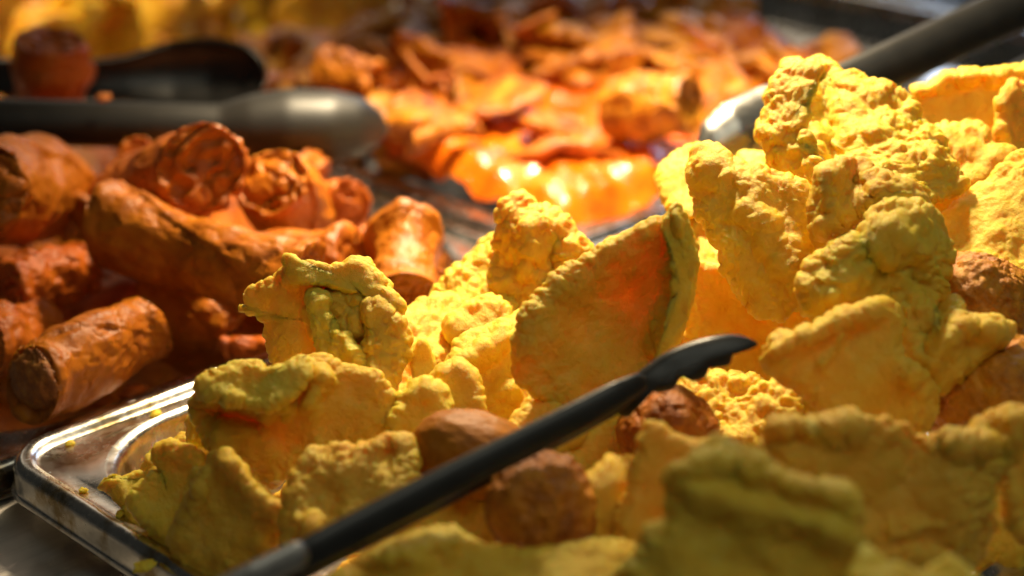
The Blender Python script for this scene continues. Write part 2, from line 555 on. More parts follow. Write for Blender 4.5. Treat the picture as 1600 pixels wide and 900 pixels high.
def sheet_mesh(name, v, F):
    me = bpy.data.meshes.new(name)
    tri = (F[:, 0] == F[:, 3]) | (F[:, 0] == F[:, 1]) | (F[:, 2] == F[:, 3]) | (F[:, 1] == F[:, 2])
    quads = F[~tri]
    tr = F[tri]
    # reduce degenerate quads to triangles
    T = np.array([[q for k, q in enumerate(r) if q not in r[:k]] for r in tr.tolist()], np.int32) if len(tr) else np.zeros((0, 3), np.int32)
    loops = np.concatenate([quads.ravel(), T.ravel()]).astype(np.int32)
    starts = np.concatenate([np.arange(len(quads)) * 4, len(quads) * 4 + np.arange(len(T)) * 3]).astype(np.int32)
    me.vertices.add(len(v))
    me.vertices.foreach_set('co', v.astype(np.float32).ravel())
    me.loops.add(len(loops))
    me.loops.foreach_set('vertex_index', loops)
    me.polygons.add(len(starts))
    me.polygons.foreach_set('loop_start', starts)
    me.update(calc_edges=True)
    me.polygons.foreach_set('use_smooth', np.ones(len(me.polygons), bool))
    return me

RIND_ME = []
GR_R = 'yellow puffed rinds heaped in the large front pan'
def rind(label, outline, d, **kw):
    seed = kw.pop('seed', len(HERO) + 11)
    v, F, c = sheet(outline, d, seed=seed, **kw)
    me = sheet_mesh('puffed_rind', v, F)
    o = link('puffed_rind', me, M['rind'], loc=c)
    tag(o, label, 'rind', GR_R)
    xs = [p[0] for p in outline]
    ys = [p[1] for p in outline]
    HERO.append((min(xs), max(xs), min(ys), max(ys), d))
    RIND_ME.append(me)
    return o

def fold(parent, outline, d, **kw):
    seed = kw.pop('seed', len(outline) * 7 + int(outline[0][0]))
    v, F, c = sheet(outline, d, seed=seed, **kw)
    o = link('fold', sheet_mesh('fold', v, F), M['rind'], parent, Vector(c) - parent.location)
    return o

# --- back row, left to right
r1 = rind('upright curled rind with a folded inner flap, next to the spring roll pan',
     [(448, 400), (460, 412), (490, 413), (525, 420), (545, 408), (570, 407), (592, 430), (605, 455), (622, 468), (627, 484),
      (624, 500), (630, 520), (625, 555), (615, 580), (606, 615), (560, 612), (500, 612), (445, 590), (430, 558), (415, 520), (408, 497),
      (384, 488), (374, 481), (388, 476), (384, 462), (405, 445), (440, 425)], 0.645, tilt=(-8, 6), bow=(6, 5, 20), thick=0.007, rough=0.85, face=0.12,
     centre=(515, 505), warp=0.003,
     feats=[([(455, 415), (500, 432), (540, 440), (590, 462), (620, 480)], 17, 0.0085), ([(496, 468), (503, 510), (528, 542), (560, 580)], 12, 0.012),
            ([(545, 478), (560, 520), (570, 575)], 16, -0.004), ([(598, 510), (600, 560)], 22, 0.007), ([(545, 560)], 14, 0.004)])
fold(r1, [(447, 399), (462, 411), (490, 412), (525, 419), (545, 407), (572, 406), (594, 430), (606, 455), (624, 468), (628, 484), (612, 490), (585, 474), (560, 458), (520, 446), (480, 440), (458, 430)], 0.637,
     tilt=(-6, 16), bow=(4, 8, -20), thick=0.007, rough=0.7, face=0.4, centre=(540, 436))
fold(r1, [(488, 460), (505, 468), (512, 490), (508, 505), (525, 520), (545, 530), (558, 552), (568, 585), (560, 615), (535, 610), (520, 575), (503, 545), (492, 515), (494, 490)], 0.628,
     tilt=(-20, 14), bow=(10, 4, 0), thick=0.007, rough=1.1, face=0.7, centre=(525, 545))
fold(r1, [(568, 480), (590, 468), (614, 480), (629, 508), (631, 545), (618, 590), (604, 622), (582, 600), (574, 560), (577, 520)], 0.630, tilt=(10, 14), bow=(22, 4, 0), thick=0.010, rough=1.1, face=0.8)
fold(r1, [(515, 465), (545, 455), (568, 470), (570, 500), (550, 520), (525, 505)], 0.640, tilt=(0, 30), bow=(10, 10, 0), thick=0.008, rough=1.3, face=1.0)

rind('brightly lit rind wedged right behind the curled one with the inner flap',
     [(630, 492), (660, 475), (690, 462), (722, 470), (730, 520), (715, 570), (690, 620), (650, 660), (606, 650), (600, 605), (622, 560), (632, 520)],
     0.668, tilt=(10, 42), bow=(5, 2, 0), thick=0.010, rough=1.3, face=1.0)
rind('pale glowing rind rising behind, its top against the sauce pan divider',
     [(683, 468), (690, 445), (718, 416), (742, 402), (770, 384), (795, 398), (805, 450), (800, 500), (760, 525), (725, 530), (690, 505)],
     0.692, tilt=(-25, 35), bow=(4, 4, 0), thick=0.010, rough=1.3, face=1.0)
rind('small lumpy rind bit leaning on the glowing pale rind',
     [(700, 505), (722, 480), (750, 470), (785, 478), (800, 500), (785, 530), (745, 540), (712, 535)], 0.668, tilt=(0, 20), bow=(12, 12, 0), thick=0.014, rough=1.0, face=0.6)
rind('pointed triangular rind standing in front of the orange sauce',
     [(800, 311), (818, 307), (850, 328), (880, 345), (905, 374), (920, 392), (905, 440), (860, 480), (800, 495), (768, 475), (771, 410), (785, 365), (790, 335)],
     0.685, tilt=(-16, 4), bow=(9, 2, 10), thick=0.010, rough=1.25, face=1.0, centre=(835, 405),
     feats=[([(830, 360), (822, 420)], 14, 0.005), ([(868, 380), (858, 430)], 12, -0.004), ([(795, 440)], 14, 0.004)])
r11 = rind('large dark shell-shaped rind, concave and glowing orange inside',
     [(1060, 320), (1071, 345), (1085, 390), (1083, 430), (1072, 480), (1062, 520), (1040, 570), (990, 620), (900, 660), (850, 625), (815, 598), (803, 562), (807, 520),
      (824, 482), (850, 456), (880, 420), (925, 397), (960, 374), (1010, 346), (1042, 334)],
     0.618, tilt=(14, -6), bow=(-9, -3, 40), thick=0.0052, rough=0.8, face=0.1, centre=(945, 500), warp=0.0025, jit=2.5,
     feats=[([(1063, 330), (1072, 390), (1068, 450), (1035, 540)], 20, 0.010), ([(1000, 490)], 55, -0.0055), ([(830, 545), (860, 475), (930, 415), (1000, 370)], 34, 0.004)])
fold(r11, [(1058, 318), (1072, 345), (1087, 390), (1085, 430), (1074, 480), (1064, 525), (1036, 572), (1020, 575), (1034, 530), (1048, 480), (1052, 430), (1046, 380), (1040, 345)], 0.606,
     tilt=(24, 0), bow=(10, 2, 0), thick=0.005, rough=0.5, face=0.2, centre=(1060, 450))
rind('lumpy folded rind slumped against the big shell-shaped rind',
     [(700, 562), (735, 525), (785, 505), (822, 488), (840, 540), (835, 610), (838, 650), (800, 672), (768, 660), (735, 620), (712, 600)],
     0.636, tilt=(12, 22), bow=(10, 6, 40), thick=0.012, rough=1.1, face=0.5, feats=[([(720, 570), (790, 530)], 18, 0.006), ([(790, 610)], 22, 0.005)])
rind('thin leaf-like rind sliver between two lumpy ones', [(660, 528), (672, 545), (676, 580), (662, 608), (650, 590), (646, 555)], 0.632, tilt=(10, 10), bow=(20, 4, 0),
     thick=0.008, rough=0.6, face=0.4, step=2.0)
rind('round crumbly rind nub behind the smooth brown sausage', [(690, 577), (720, 565), (744, 588), (757, 630), (745, 665), (700, 670), (678, 620)], 0.618, tilt=(0, 15),
     bow=(20, 20, 0), thick=0.016, rough=1.0, face=0.8, step=2.2)
rind('crumbly rind nub touching the tip of the brown sausage', [(640, 606), (668, 592), (695, 604), (704, 640), (690, 672), (668, 690), (650, 712), (622, 690), (610, 662), (624, 632)],
     0.606, tilt=(0, 15), bow=(16, 16, 0), thick=0.014, rough=1.0, face=0.8, step=2.2)
rind('orange glowing rind shard under the shell-shaped rind', [(795, 668), (825, 630), (850, 612), (872, 640), (912, 655), (900, 690), (850, 705), (810, 700)], 0.606, tilt=(-10, 30),
     thick=0.006, rough=0.8, face=0.6)
# --- right hand heap
rind('craggy rind slab leaning left over the glowing red hollow',
     [(1083, 238), (1098, 222), (1120, 226), (1140, 246), (1180, 266), (1230, 280), (1272, 312), (1284, 380), (1276, 450), (1246, 484), (1200, 494), (1165, 472), (1140, 424), (1122, 382), (1098, 335), (1079, 290)],
     0.640, tilt=(-14, 15), bow=(7, 3, -40), thick=0.010, rough=1.25, face=1.0, centre=(1185, 370), feats=[([(1110, 260), (1180, 330), (1240, 420)], 26, 0.004), ([(1150, 300)], 20, -0.003)])
rind('small blunt rind knob sitting above the rounded lumpy rind',
     [(1275, 268), (1308, 250), (1350, 254), (1392, 280), (1430, 290), (1444, 320), (1410, 348), (1365, 368), (1310, 385), (1275, 390), (1266, 330)],
     0.618, tilt=(0, 0), bow=(12, 14, 0), thick=0.014, rough=1.1, face=0.8, feats=[([(1290, 275), (1295, 345)], 22, 0.009), ([(1385, 300)], 26, 0.007), ([(1335, 290)], 18, -0.005)])
rind('rounded lumpy rind like a cauliflower floret below the blunt knob',
     [(1338, 372), (1370, 332), (1410, 317), (1450, 334), (1470, 370), (1479, 402), (1462, 448), (1425, 490), (1360, 505), (1290, 510), (1262, 478), (1260, 432), (1285, 400)],
     0.602, tilt=(8, 2), bow=(12, 12, 0), thick=0.016, rough=1.4, face=0.9, bub=(0.0062, 0.003), feats=[([(1320, 430)], 34, 0.006), ([(1410, 370)], 40, 0.006), ([(1345, 380), (1380, 420)], 10, -0.004), ([(1300, 470)], 18, 0.005)])
r16 = rind('largest bright rind on top of the heap, creased down its left side',
     [(1232, 111), (1260, 100), (1290, 98), (1320, 114), (1360, 124), (1400, 148), (1426, 165), (1434, 192), (1462, 215), (1484, 250), (1502, 288), (1484, 304),
      (1440, 316), (1400, 300), (1350, 300), (1290, 310), (1252, 296), (1224, 270), (1210, 240), (1190, 206), (1195, 188), (1210, 140)],
     0.682, tilt=(-8, 40), bow=(4, 3, 20), thick=0.009, rough=1.35, face=1.0, centre=(1335, 215), jit=4,
     feats=[([(1285, 130), (1290, 180), (1305, 245)], 18, -0.009), ([(1340, 150), (1430, 240)], 40, 0.004)])
fold(r16, [(1230, 110), (1260, 99), (1282, 108), (1268, 140), (1258, 180), (1262, 225), (1280, 270), (1284, 305), (1252, 296), (1224, 270), (1210, 240), (1189, 206), (1194, 188), (1209, 140)], 0.664,
     tilt=(-26, 18), bow=(14, 3, 10), thick=0.009, rough=1.2, face=1.0, centre=(1236, 200))

rind('hollow cupped rind glowing orange at the edge of the heap by the black tong handle',
     [(1425, 146), (1432, 136), (1450, 136), (1480, 118), (1520, 110), (1560, 106), (1620, 108), (1660, 130), (1650, 250), (1590, 262), (1540, 245), (1500, 225), (1470, 212), (1440, 215), (1428, 185)],
     0.722, tilt=(-4, 24), bow=(-10, -9, 0), thick=0.006, rough=0.8, face=0.12, centre=(1530, 180), feats=[([(1430, 150), (1480, 122), (1600, 112)], 12, 0.005)])
rind('folded rind edge curling in front of the hollow cupped rind',
     [(1562, 145), (1585, 132), (1620, 130), (1650, 160), (1650, 250), (1600, 250), (1570, 235), (1560, 195)], 0.700, tilt=(20, 5), bow=(16, 4, 0), thick=0.010, rough=1.0, face=0.7)
rind('blocky rind stub tucked under the hollow cupped rind',
     [(1462, 206), (1498, 196), (1530, 193), (1552, 224), (1588, 240), (1570, 268), (1535, 292), (1500, 300), (1478, 262)], 0.690, tilt=(-12, 26), bow=(12, 10, 0), thick=0.012, rough=0.9, face=0.4)
rind('broad sloping rind slab above the rough brown ball',
     [(1598, 240), (1650, 232), (1680, 330), (1660, 440), (1590, 460), (1520, 440), (1482, 440), (1468, 402), (1464, 355), (1500, 310), (1548, 274)],
     0.655, tilt=(-16, 30), bow=(4, 5, 0), thick=0.010, rough=1.05, face=0.85)
rind('red glowing rind scrap in the gap below the largest bright rind',
     [(1436, 300), (1470, 292), (1505, 296), (1510, 330), (1480, 365), (1450, 370), (1438, 340)], 0.705, tilt=(0, 0), thick=0.006, rough=0.8)
rind('deep red glowing rind in the hollow above the front tong head',
     [(1080, 430), (1120, 418), (1180, 462), (1260, 476), (1290, 500), (1250, 570), (1210, 610), (1130, 615), (1085, 570)], 0.662, tilt=(0, -12), bow=(-5, 0, 0), thick=0.012, rough=0.7, face=0.5)
rind('white-hot rind edge lit by the lamp beside the steel tong head',
     [(1028, 272), (1058, 240), (1092, 232), (1112, 290), (1090, 335), (1056, 340), (1038, 315)], 0.715, tilt=(-20, 48), thick=0.010, rough=1.2, face=1.0)
rind('white-hot bubbly rind strip behind the craggy leaning slab',
     [(1070, 345), (1098, 322), (1135, 370), (1160, 440), (1130, 500), (1086, 470), (1068, 410)], 0.690, tilt=(-22, 40), thick=0.010, rough=1.3, face=1.0)
rind('pale rind top peeping between the craggy slab and the steel tong head',
     [(1162, 252), (1186, 241), (1222, 246), (1240, 290), (1200, 320), (1165, 290)], 0.712, tilt=(0, 45), thick=0.010, rough=1.2, face=1.0)
r21 = rind('smooth fan-shaped rind with a crumbly top edge, below the rounded lumpy rind',
     [(1214, 527), (1235, 521), (1262, 510), (1300, 490), (1340, 480), (1366, 468), (1400, 480), (1402, 530), (1416, 560), (1456, 590), (1462, 640), (1438, 672), (1380, 680), (1320, 675), (1275, 630), (1220, 595), (1198, 565)],
     0.576, tilt=(4, -6), bow=(7, 6, -20), thick=0.009, rough=1.0, face=0.15, centre=(1335, 575), warp=0.004,
     feats=[([(1215, 545), (1290, 510), (1365, 480)], 18, 0.005), ([(1430, 590)], 22, 0.006), ([(1285, 570), (1310, 530)], 10, 0.003)])

rind('jagged star-shaped rind between the two rough brown balls',
     [(1408, 486), (1430, 472), (1450, 497), (1468, 512), (1490, 470), (1510, 498), (1545, 498), (1580, 514), (1562, 540), (1525, 570), (1472, 612), (1440, 590), (1418, 560)],
     0.588, tilt=(-6, 14), bow=(6, 8, 0), thick=0.009, rough=1.1, face=0.5, centre=(1480, 545), feats=[([(1455, 565), (1500, 515)], 14, 0.006), ([(1445, 525), (1450, 550)], 10, -0.005), ([(1550, 515)], 18, 0.005)])
rind('sharp crumbly rind right below the front tong tip',
     [(1052, 606), (1085, 590), (1120, 590), (1180, 598), (1232, 615), (1240, 650), (1205, 668), (1185, 700), (1130, 700), (1096, 668), (1068, 645)],
     0.612, tilt=(-18, 38), bow=(6, 6, 0), thick=0.010, rough=1.3, face=1.0)
r25 = rind('wide smooth rind plate with knobs along its upper edge',
     [(1203, 668), (1220, 655), (1240, 655), (1260, 668), (1280, 658), (1340, 657), (1400, 664), (1440, 684), (1480, 688), (1530, 675), (1556, 684), (1552, 730), (1536, 780),
      (1546, 820), (1512, 878), (1460, 890), (1400, 884), (1330, 850), (1300, 800), (1240, 760), (1206, 725)],
     0.532, tilt=(4, 0), bow=(5, 5, 0), thick=0.010, rough=1.0, face=0.18, centre=(1385, 765), warp=0.004, feats=[([(1220, 670), (1320, 670)], 16, 0.005), ([(1490, 695), (1545, 690)], 16, 0.006), ([(1400, 830), (1470, 820)], 14, 0.003), ([(1420, 710)], 30, -0.004)])

r26 = rind('big thick folded rind slab with a double ridge across its top',
     [(1044, 738), (1078, 716), (1118, 694), (1150, 702), (1200, 730), (1270, 755), (1334, 768), (1342, 850), (1350, 935), (1160, 950), (955, 935), (985, 880), (1012, 838), (1050, 790)],
     0.486, tilt=(2, 8), bow=(4, 7, -15), thick=0.014, rough=0.95, face=0.25, centre=(1180, 830), warp=0.003,
     feats=[([(1060, 730), (1150, 720), (1240, 760), (1330, 785)], 20, 0.005), ([(1090, 770), (1200, 800), (1330, 842)], 22, 0.006)])

rind('dim flat rind standing behind the big folded slab', [(1014, 668), (1070, 684), (1120, 690), (1140, 720), (1090, 780), (1040, 850), (985, 880), (965, 830), (985, 750)],
     0.535, tilt=(-10, 0), bow=(4, 0, 0), thick=0.008, rough=0.8, face=0.3)
rind('squat yellow rind stub beside the rough ball under the tong arm', [(900, 752), (928, 736), (960, 714), (994, 724), (1004, 760), (996, 820), (950, 860), (920, 840), (905, 790)], 0.548, tilt=(10, 14),
     bow=(12, 8, 0), thick=0.012, rough=0.9, face=0.4)
rind('pale rind corner poking out under the wide smooth plate', [(1343, 864), (1390, 880), (1440, 892), (1490, 876), (1525, 905), (1530, 960), (1345, 960)], 0.462, tilt=(0, 40), thick=0.010, rough=0.9, face=0.5)
rind('upright rind with a rough rim beside the wide smooth plate', [(1524, 664), (1560, 641), (1590, 634), (1660, 645), (1670, 830), (1604, 840), (1580, 785), (1564, 732), (1560, 700)], 0.540, tilt=(0, 8),
     bow=(6, 4, 0), thick=0.010, rough=1.1, face=0.4, feats=[([(1575, 690), (1590, 660)], 18, 0.006)])
rind('dim rind wedged behind the rough ball and below the tong arm', [(600, 830), (650, 790), (710, 755), (790, 770), (810, 830), (800, 880), (720, 905), (620, 895)], 0.574, tilt=(0, 30), thick=0.010, rough=0.9, face=0.5)
rind('shaded rind between the tong head and the squat yellow stub', [(862, 712), (900, 680), (960, 655), (1010, 665), (1020, 720), (985, 775), (920, 780), (875, 760)], 0.602, tilt=(0, 25), thick=0.010, rough=0.9, face=0.5)
rind('brown-shaded rind in the hollow below the fan-shaped rind', [(1225, 590), (1290, 610), (1340, 650), (1360, 700), (1290, 710), (1230, 690), (1205, 640)], 0.618, tilt=(0, 10), thick=0.009, rough=0.9, face=0.5)
rind('dark rind behind the wide smooth plate and the upright rind', [(1480, 690), (1560, 680), (1600, 740), (1620, 850), (1560, 890), (1490, 860)], 0.605, tilt=(0, 20), thick=0.009, rough=0.9, face=0.5)
# --- left front
rind('small dim rind squeezed between the pillow-shaped rind and the sausage', [(615, 735), (640, 702), (685, 712), (725, 765), (700, 815), (650, 815), (620, 780)], 0.594, tilt=(0, 20), thick=0.010, rough=0.9, face=0.5)
rind('narrow rind shard resting against the inside of the near rim', [(196, 782), (225, 768), (262, 790), (292, 850), (300, 892), (268, 894), (236, 852), (208, 815)], 0.618, tilt=(-8, 26), bow=(6, 6, 0), thick=0.009, rough=1.0, face=0.6)
r2 = rind('long curled rind trough with a lumpy overhanging lip',
     [(312, 604), (330, 596), (350, 582), (390, 571), (420, 580), (450, 570), (490, 559), (525, 567), (560, 577), (588, 580), (602, 605), (612, 630), (612, 664), (580, 690),
      (510, 700), (455, 735), (415, 752), (370, 728), (335, 700), (318, 680), (308, 650)],
     0.606, tilt=(-4, 0), bow=(2, 16, 12), thick=0.009, rough=0.95, face=0.2, centre=(460, 645), warp=0.003,
     feats=[([(325, 606), (380, 612), (440, 628)], 18, 0.011), ([(345, 650), (400, 655)], 16, -0.006), ([(500, 590), (485, 632)], 12, 0.006), ([(470, 590), (440, 580)], 14, 0.006), ([(420, 600)], 12, -0.004)])
fold(r2, [(311, 604), (330, 595), (350, 581), (390, 570), (420, 579), (450, 570), (478, 562), (482, 590), (462, 615), (440, 634), (412, 640), (380, 630), (350, 622), (326, 618)], 0.594,
     tilt=(-6, 26), bow=(4, 8, -10), thick=0.008, rough=0.8, face=0.6, centre=(400, 603))

rind('small knobbly rind at the tray corner side of the long curled trough', [(300, 660), (312, 646), (345, 640), (390, 670), (420, 720), (380, 745), (330, 720), (305, 690)], 0.622, tilt=(-10, 24), bow=(8, 8, 0), thick=0.009, rough=1.1, face=0.5)
rind('ragged thin rind reaching towards the pan corner',
     [(158, 756), (180, 756), (200, 742), (222, 735), (230, 706), (250, 692), (285, 680), (335, 674), (372, 690), (370, 725), (330, 770), (300, 830), (238, 815), (206, 792), (188, 778)],
     0.628, tilt=(-6, 30), bow=(5, 4, 0), thick=0.007, rough=1.0, face=0.5, centre=(270, 745), jit=4)
rind('dull green-yellow rind flake leaning on the pan side',
     [(243, 706), (265, 698), (300, 704), (314, 722), (300, 790), (285, 858), (246, 836), (212, 802), (206, 780), (226, 750), (252, 730)], 0.608, tilt=(-14, 10), bow=(8, 3, 0), thick=0.008, rough=0.8, face=0.2)
r4 = rind('upright triangular rind with a smooth face inside the near pan rim',
     [(324, 722), (340, 706), (358, 705), (372, 726), (402, 752), (432, 780), (452, 802), (446, 840), (440, 876), (400, 896), (320, 899), (284, 884), (268, 850), (279, 810), (300, 760)],
     0.586, tilt=(-12, -6), bow=(9, 3, 0), thick=0.010, rough=1.0, face=0.2, centre=(355, 810), feats=[([(365, 725), (400, 775), (440, 810)], 20, 0.007), ([(405, 850)], 18, 0.005), ([(300, 800), (320, 740)], 10, 0.003)])

rind('plump pillow-shaped rind between the long trough and the tong arm',
     [(478, 716), (518, 701), (560, 698), (610, 682), (632, 690), (646, 720), (643, 742), (662, 766), (625, 800), (565, 830), (500, 862), (460, 872), (442, 840), (444, 800), (455, 758)],
     0.566, tilt=(-6, 24), bow=(9, 9, 0), thick=0.014, rough=1.1, face=0.7, centre=(545, 775), feats=[([(610, 715)], 22, -0.004), ([(490, 820)], 24, 0.005)])
rind('broad blurred yellow rind lying below the tong arm',
     [(505, 915), (560, 872), (640, 836), (700, 824), (762, 850), (850, 858), (960, 848), (1010, 872), (1020, 960), (700, 990), (505, 960)],
     0.512, tilt=(0, 34), bow=(3, 6, 0), thick=0.014, rough=0.8, face=0.3, feats=[([(600, 870), (700, 845)], 24, 0.006)])

# ------------------------------------------------------------------ balls and sausage in the rind heap
def blob(R, squash, seed, rough, nu=72, nv=44, lump=0.12):
    th = np.linspace(0, math.pi, nv)
    ph = np.linspace(0, 2 * math.pi, nu, endpoint=False)
    T, Q = np.meshgrid(th, ph, indexing='ij')
    u = np.stack([np.sin(T) * np.cos(Q), np.sin(T) * np.sin(Q), np.cos(T)], -1).reshape(-1, 3)
    r = 1 + lump * fbm(u * 1.6 + seed, seed, 3) + rough * (0.075 * worley(u * 3.2 + seed, seed) + 0.045 * worley(u * 7 + seed, seed + 1) + 0.03 * worley(u * 15 + seed, seed + 2) + 0.03 * fbm(u * 9, seed, 4))
    v = u * r[:, None] * R * np.array(squash)
    i = np.arange(nu)
    f = np.vstack([np.stack([a * nu + i, (a + 1) * nu + i, (a + 1) * nu + (i + 1) % nu, a * nu + (i + 1) % nu], 1) for a in range(nv - 1)])
    return v, f

def ball(name, label, cat, px, py, d, rpx, squash, mat, rough, seed, rot=(0, 0, 0), lump=0.1, group=None):
    v, f = blob(rpx * d / FPX, squash, seed, rough, 150, 96, lump=lump)
    o = link(name, mesh_from(name, v, f), mat, loc=P(px, py, d))
    o.rotation_euler = rot
    tag(o, label, cat, group)
    HERO.append((px - rpx * .8, px + rpx * .8, py - rpx * .8, py + rpx * .8, d))
    return o
GB = 'brown fried pieces among the rinds'
ball('sausage', 'smooth brown sausage half hidden behind the front tong arm', 'sausage', 742, 712, 0.578, 78, (1.35, .85, .88), M['sausage'], 0.15, 3, (0.1, 0.25, math.radians(-45)), 0.05, GB)
ball('meatball', 'rough brown ball under the front tong arm', 'meatball', 846, 796, 0.540, 84, (1, 1, .95), M['ball'], 0.9, 5, (0, 0, 0), 0.1, GB)
ball('meatball', 'rough brown ball lit on top, below the broad sloping rind slab', 'meatball', 1532, 478, 0.625, 78, (1, 1, .95), M['ball'], 0.9, 8, (0.4, 0, 1), 0.1, GB)
ball('meatball', 'dark brown ball in shade below the jagged star-shaped rind', 'meatball', 1550, 622, 0.598, 92, (1.1, 1, .95), M['ball'], 0.8, 9, (0, 0.5, 2), 0.1, GB)
ball('meatball', 'dark brown ball directly under the front tong head', 'meatball', 1044, 672, 0.588, 76, (1.1, 1, .9), M['ball'], 0.5, 12, (0, 0.2, 1), 0.08, GB)

# ------------------------------------------------------------------ strips: tongs and spoons
def strip(name, path, mat, parent, bulge=0.4, th=0.0018, nseg=64, nx=18, scal=None, origin=None, endcap=True, wave=0):
    """shell swept along a path of (px, py, halfwidth px, d[, bulge]); cross section is an arc, convex to the camera for bulge > 0"""
    p = np.array([q[:4] for q in path], float)
    bl = np.array([q[4] if len(q) > 4 else bulge for q in path], float)
    s = np.concatenate([[0], np.cumsum(np.linalg.norm(np.diff(p[:, :2], axis=0), axis=1))])
    t = np.linspace(0, s[-1], nseg)
    def sm(col):
        y = np.interp(t, s, col)
        k = max(3, nseg // 22) | 1
        yp = np.pad(y, k, mode='reflect', reflect_type='odd')
        for _ in range(2):
            yp = np.convolve(yp, np.ones(k) / k, 'same')
        return yp[k:-k]
    x, y, d = sm(p[:, 0]), sm(p[:, 1]), sm(p[:, 3])
    w = np.interp(t, s, p[:, 2])
    b = sm(bl)
    tx, ty = np.gradient(x), np.gradient(y)
    l = np.hypot(tx, ty)
    nxv, nyv = -ty / l, tx / l
    c = np.linspace(-1, 1, nx)
    cc = np.sin(c * math.pi / 2)
    W = np.repeat(w[:, None], nx, 1)
    if scal:
        f, a, side, t0 = scal
        m = (t / s[-1] > t0)
        add = 1 + a * np.abs(np.sin(t / s[-1] * f)) * m
        W = np.where((cc * side > 0)[None, :], W * add[:, None], W)
    X = x[:, None] + nxv[:, None] * W * cc
    Y = y[:, None] + nyv[:, None] * W * cc
    arc = np.sqrt(np.clip(1 - (cc * 0.98) ** 2, 0, 1))
    Z = (b * w * d / FPX)[:, None] * arc[None, :]
    outer = P(X, Y, d[:, None] - Z)
    n = nseg * nx
    g = np.arange(n).reshape(nseg, nx)
    F = np.stack([g[:-1, :-1], g[:-1, 1:], g[1:, 1:], g[1:, :-1]], -1).reshape(-1, 4)
    vo = outer.reshape(-1, 3)
    N = vnormals(vo, F)
    if (N.mean(0) @ (CAM - vo.mean(0))) < 0:
        F = F[:, ::-1]
        N = -N
    vi = vo - N * th
    V = np.vstack([vo, vi])
    F2 = F[:, ::-1] + n
    edge = np.concatenate([g[0, :], g[1:, -1], g[-1, -2::-1], g[-2:0:-1, 0]])
    e2 = np.roll(edge, -1)
    E = np.stack([edge, e2, e2 + n, edge + n], 1)
    # orient the rim like its neighbours
    a = V[E[:, 0]] - V[E[:, 3]]
    V2 = V - np.array(origin)
    me = mesh_from(name, V2, np.vstack([F, F2, E]))
    bev = None
    o = link(name, me, mat, parent)
    return o

def tube(name, path, mat, parent, origin, ratio=0.8, nseg=60, nr=20):
    """solid rounded bar along (px, py, halfwidth px, d)"""
    p = np.array(path, float)
    s = np.concatenate([[0], np.cumsum(np.linalg.norm(np.diff(p[:, :2], axis=0), axis=1))])
    t = np.linspace(0, s[-1], nseg)
    x, y, w, d = (np.interp(t, s, p[:, k]) for k in range(4))
    e = np.clip(np.minimum(t, s[-1] - t) / (w + 1e-6), 0, 1)
    w = w * np.sqrt(np.clip(1 - (1 - e) ** 2, 0.02, 1))
    tx, ty = np.gradient(x), np.gradient(y)
    l = np.hypot(tx, ty)
    a = np.linspace(0, 2 * math.pi, nr, endpoint=False)
    ca, sa = np.cos(a), np.sin(a)
    ca = np.sign(ca) * np.abs(ca) ** 0.7
    sa = np.sign(sa) * np.abs(sa) ** 0.7
    X = x[:, None] + (-ty / l * w)[:, None] * ca
    Y = y[:, None] + (tx / l * w)[:, None] * ca
    D = d[:, None] - (w * d / FPX * ratio)[:, None] * sa
    V = P(X, Y, D).reshape(-1, 3) - np.array(origin)
    i = np.arange(nr)
    F = np.vstack([np.stack([k * nr + i, k * nr + (i + 1) % nr, (k + 1) * nr + (i + 1) % nr, (k + 1) * nr + i], 1) for k in range(nseg - 1)])
    c0, c1 = len(V), len(V) + 1
    V = np.vstack([V, V[:nr].mean(0), V[-nr:].mean(0)])
    T = np.vstack([np.stack([np.full(nr, c0), (i + 1) % nr, i, np.full(nr, c0)], 1), np.stack([np.full(nr, c1), (nseg - 1) * nr + i, (nseg - 1) * nr + (i + 1) % nr, np.full(nr, c1)], 1)])
    me = sheet_mesh(name, V, np.vstack([F, T]))
    return link(name, me, mat, parent)

# front tongs, lying across the rinds
org = P(700, 760, 0.515)
ft = thing('serving_tongs', org, 'black tongs with a scalloped head lying across the yellow rinds', 'tongs', 'serving tongs')
tube('arm', [(250, 974, 22, 0.485), (400, 899, 23, 0.491), (482, 858, 21, 0.497)], M['satin'], ft, org, 0.5)
tube('grip', [(445, 886, 23, 0.4985), (500, 855, 26, 0.502), (700, 752, 26, 0.520), (900, 652, 24, 0.538), (965, 617, 22, 0.545), (1012, 590, 13, 0.552)], M['nylon'], ft, org, 0.6)
hv, hF, hc = sheet([(958, 628), (975, 603), (1005, 575), (1045, 548), (1100, 528), (1150, 523), (1184, 536), (1168, 548), (1148, 552), (1140, 570), (1122, 574), (1112, 570), (1102, 590), (1082, 596), (1066, 590),
                    (1052, 608), (1030, 614), (1012, 612), (998, 634), (982, 652), (966, 648)], 0.560, tilt=(0, 16), bow=(10, 45, 28), thick=0.0045, rough=0, centre=(1050, 580), jit=0, warp=0, power=5)
link('head', sheet_mesh('head', hv, hF), M['nylon'], ft, Vector(hc - org))
tube('lower_arm', [(250, 1003, 18, 0.506), (500, 872, 20, 0.522), (700, 768, 20, 0.541), (900, 664, 18, 0.560), (985, 620, 14, 0.567)], M['nylon'], ft, org, 0.6)

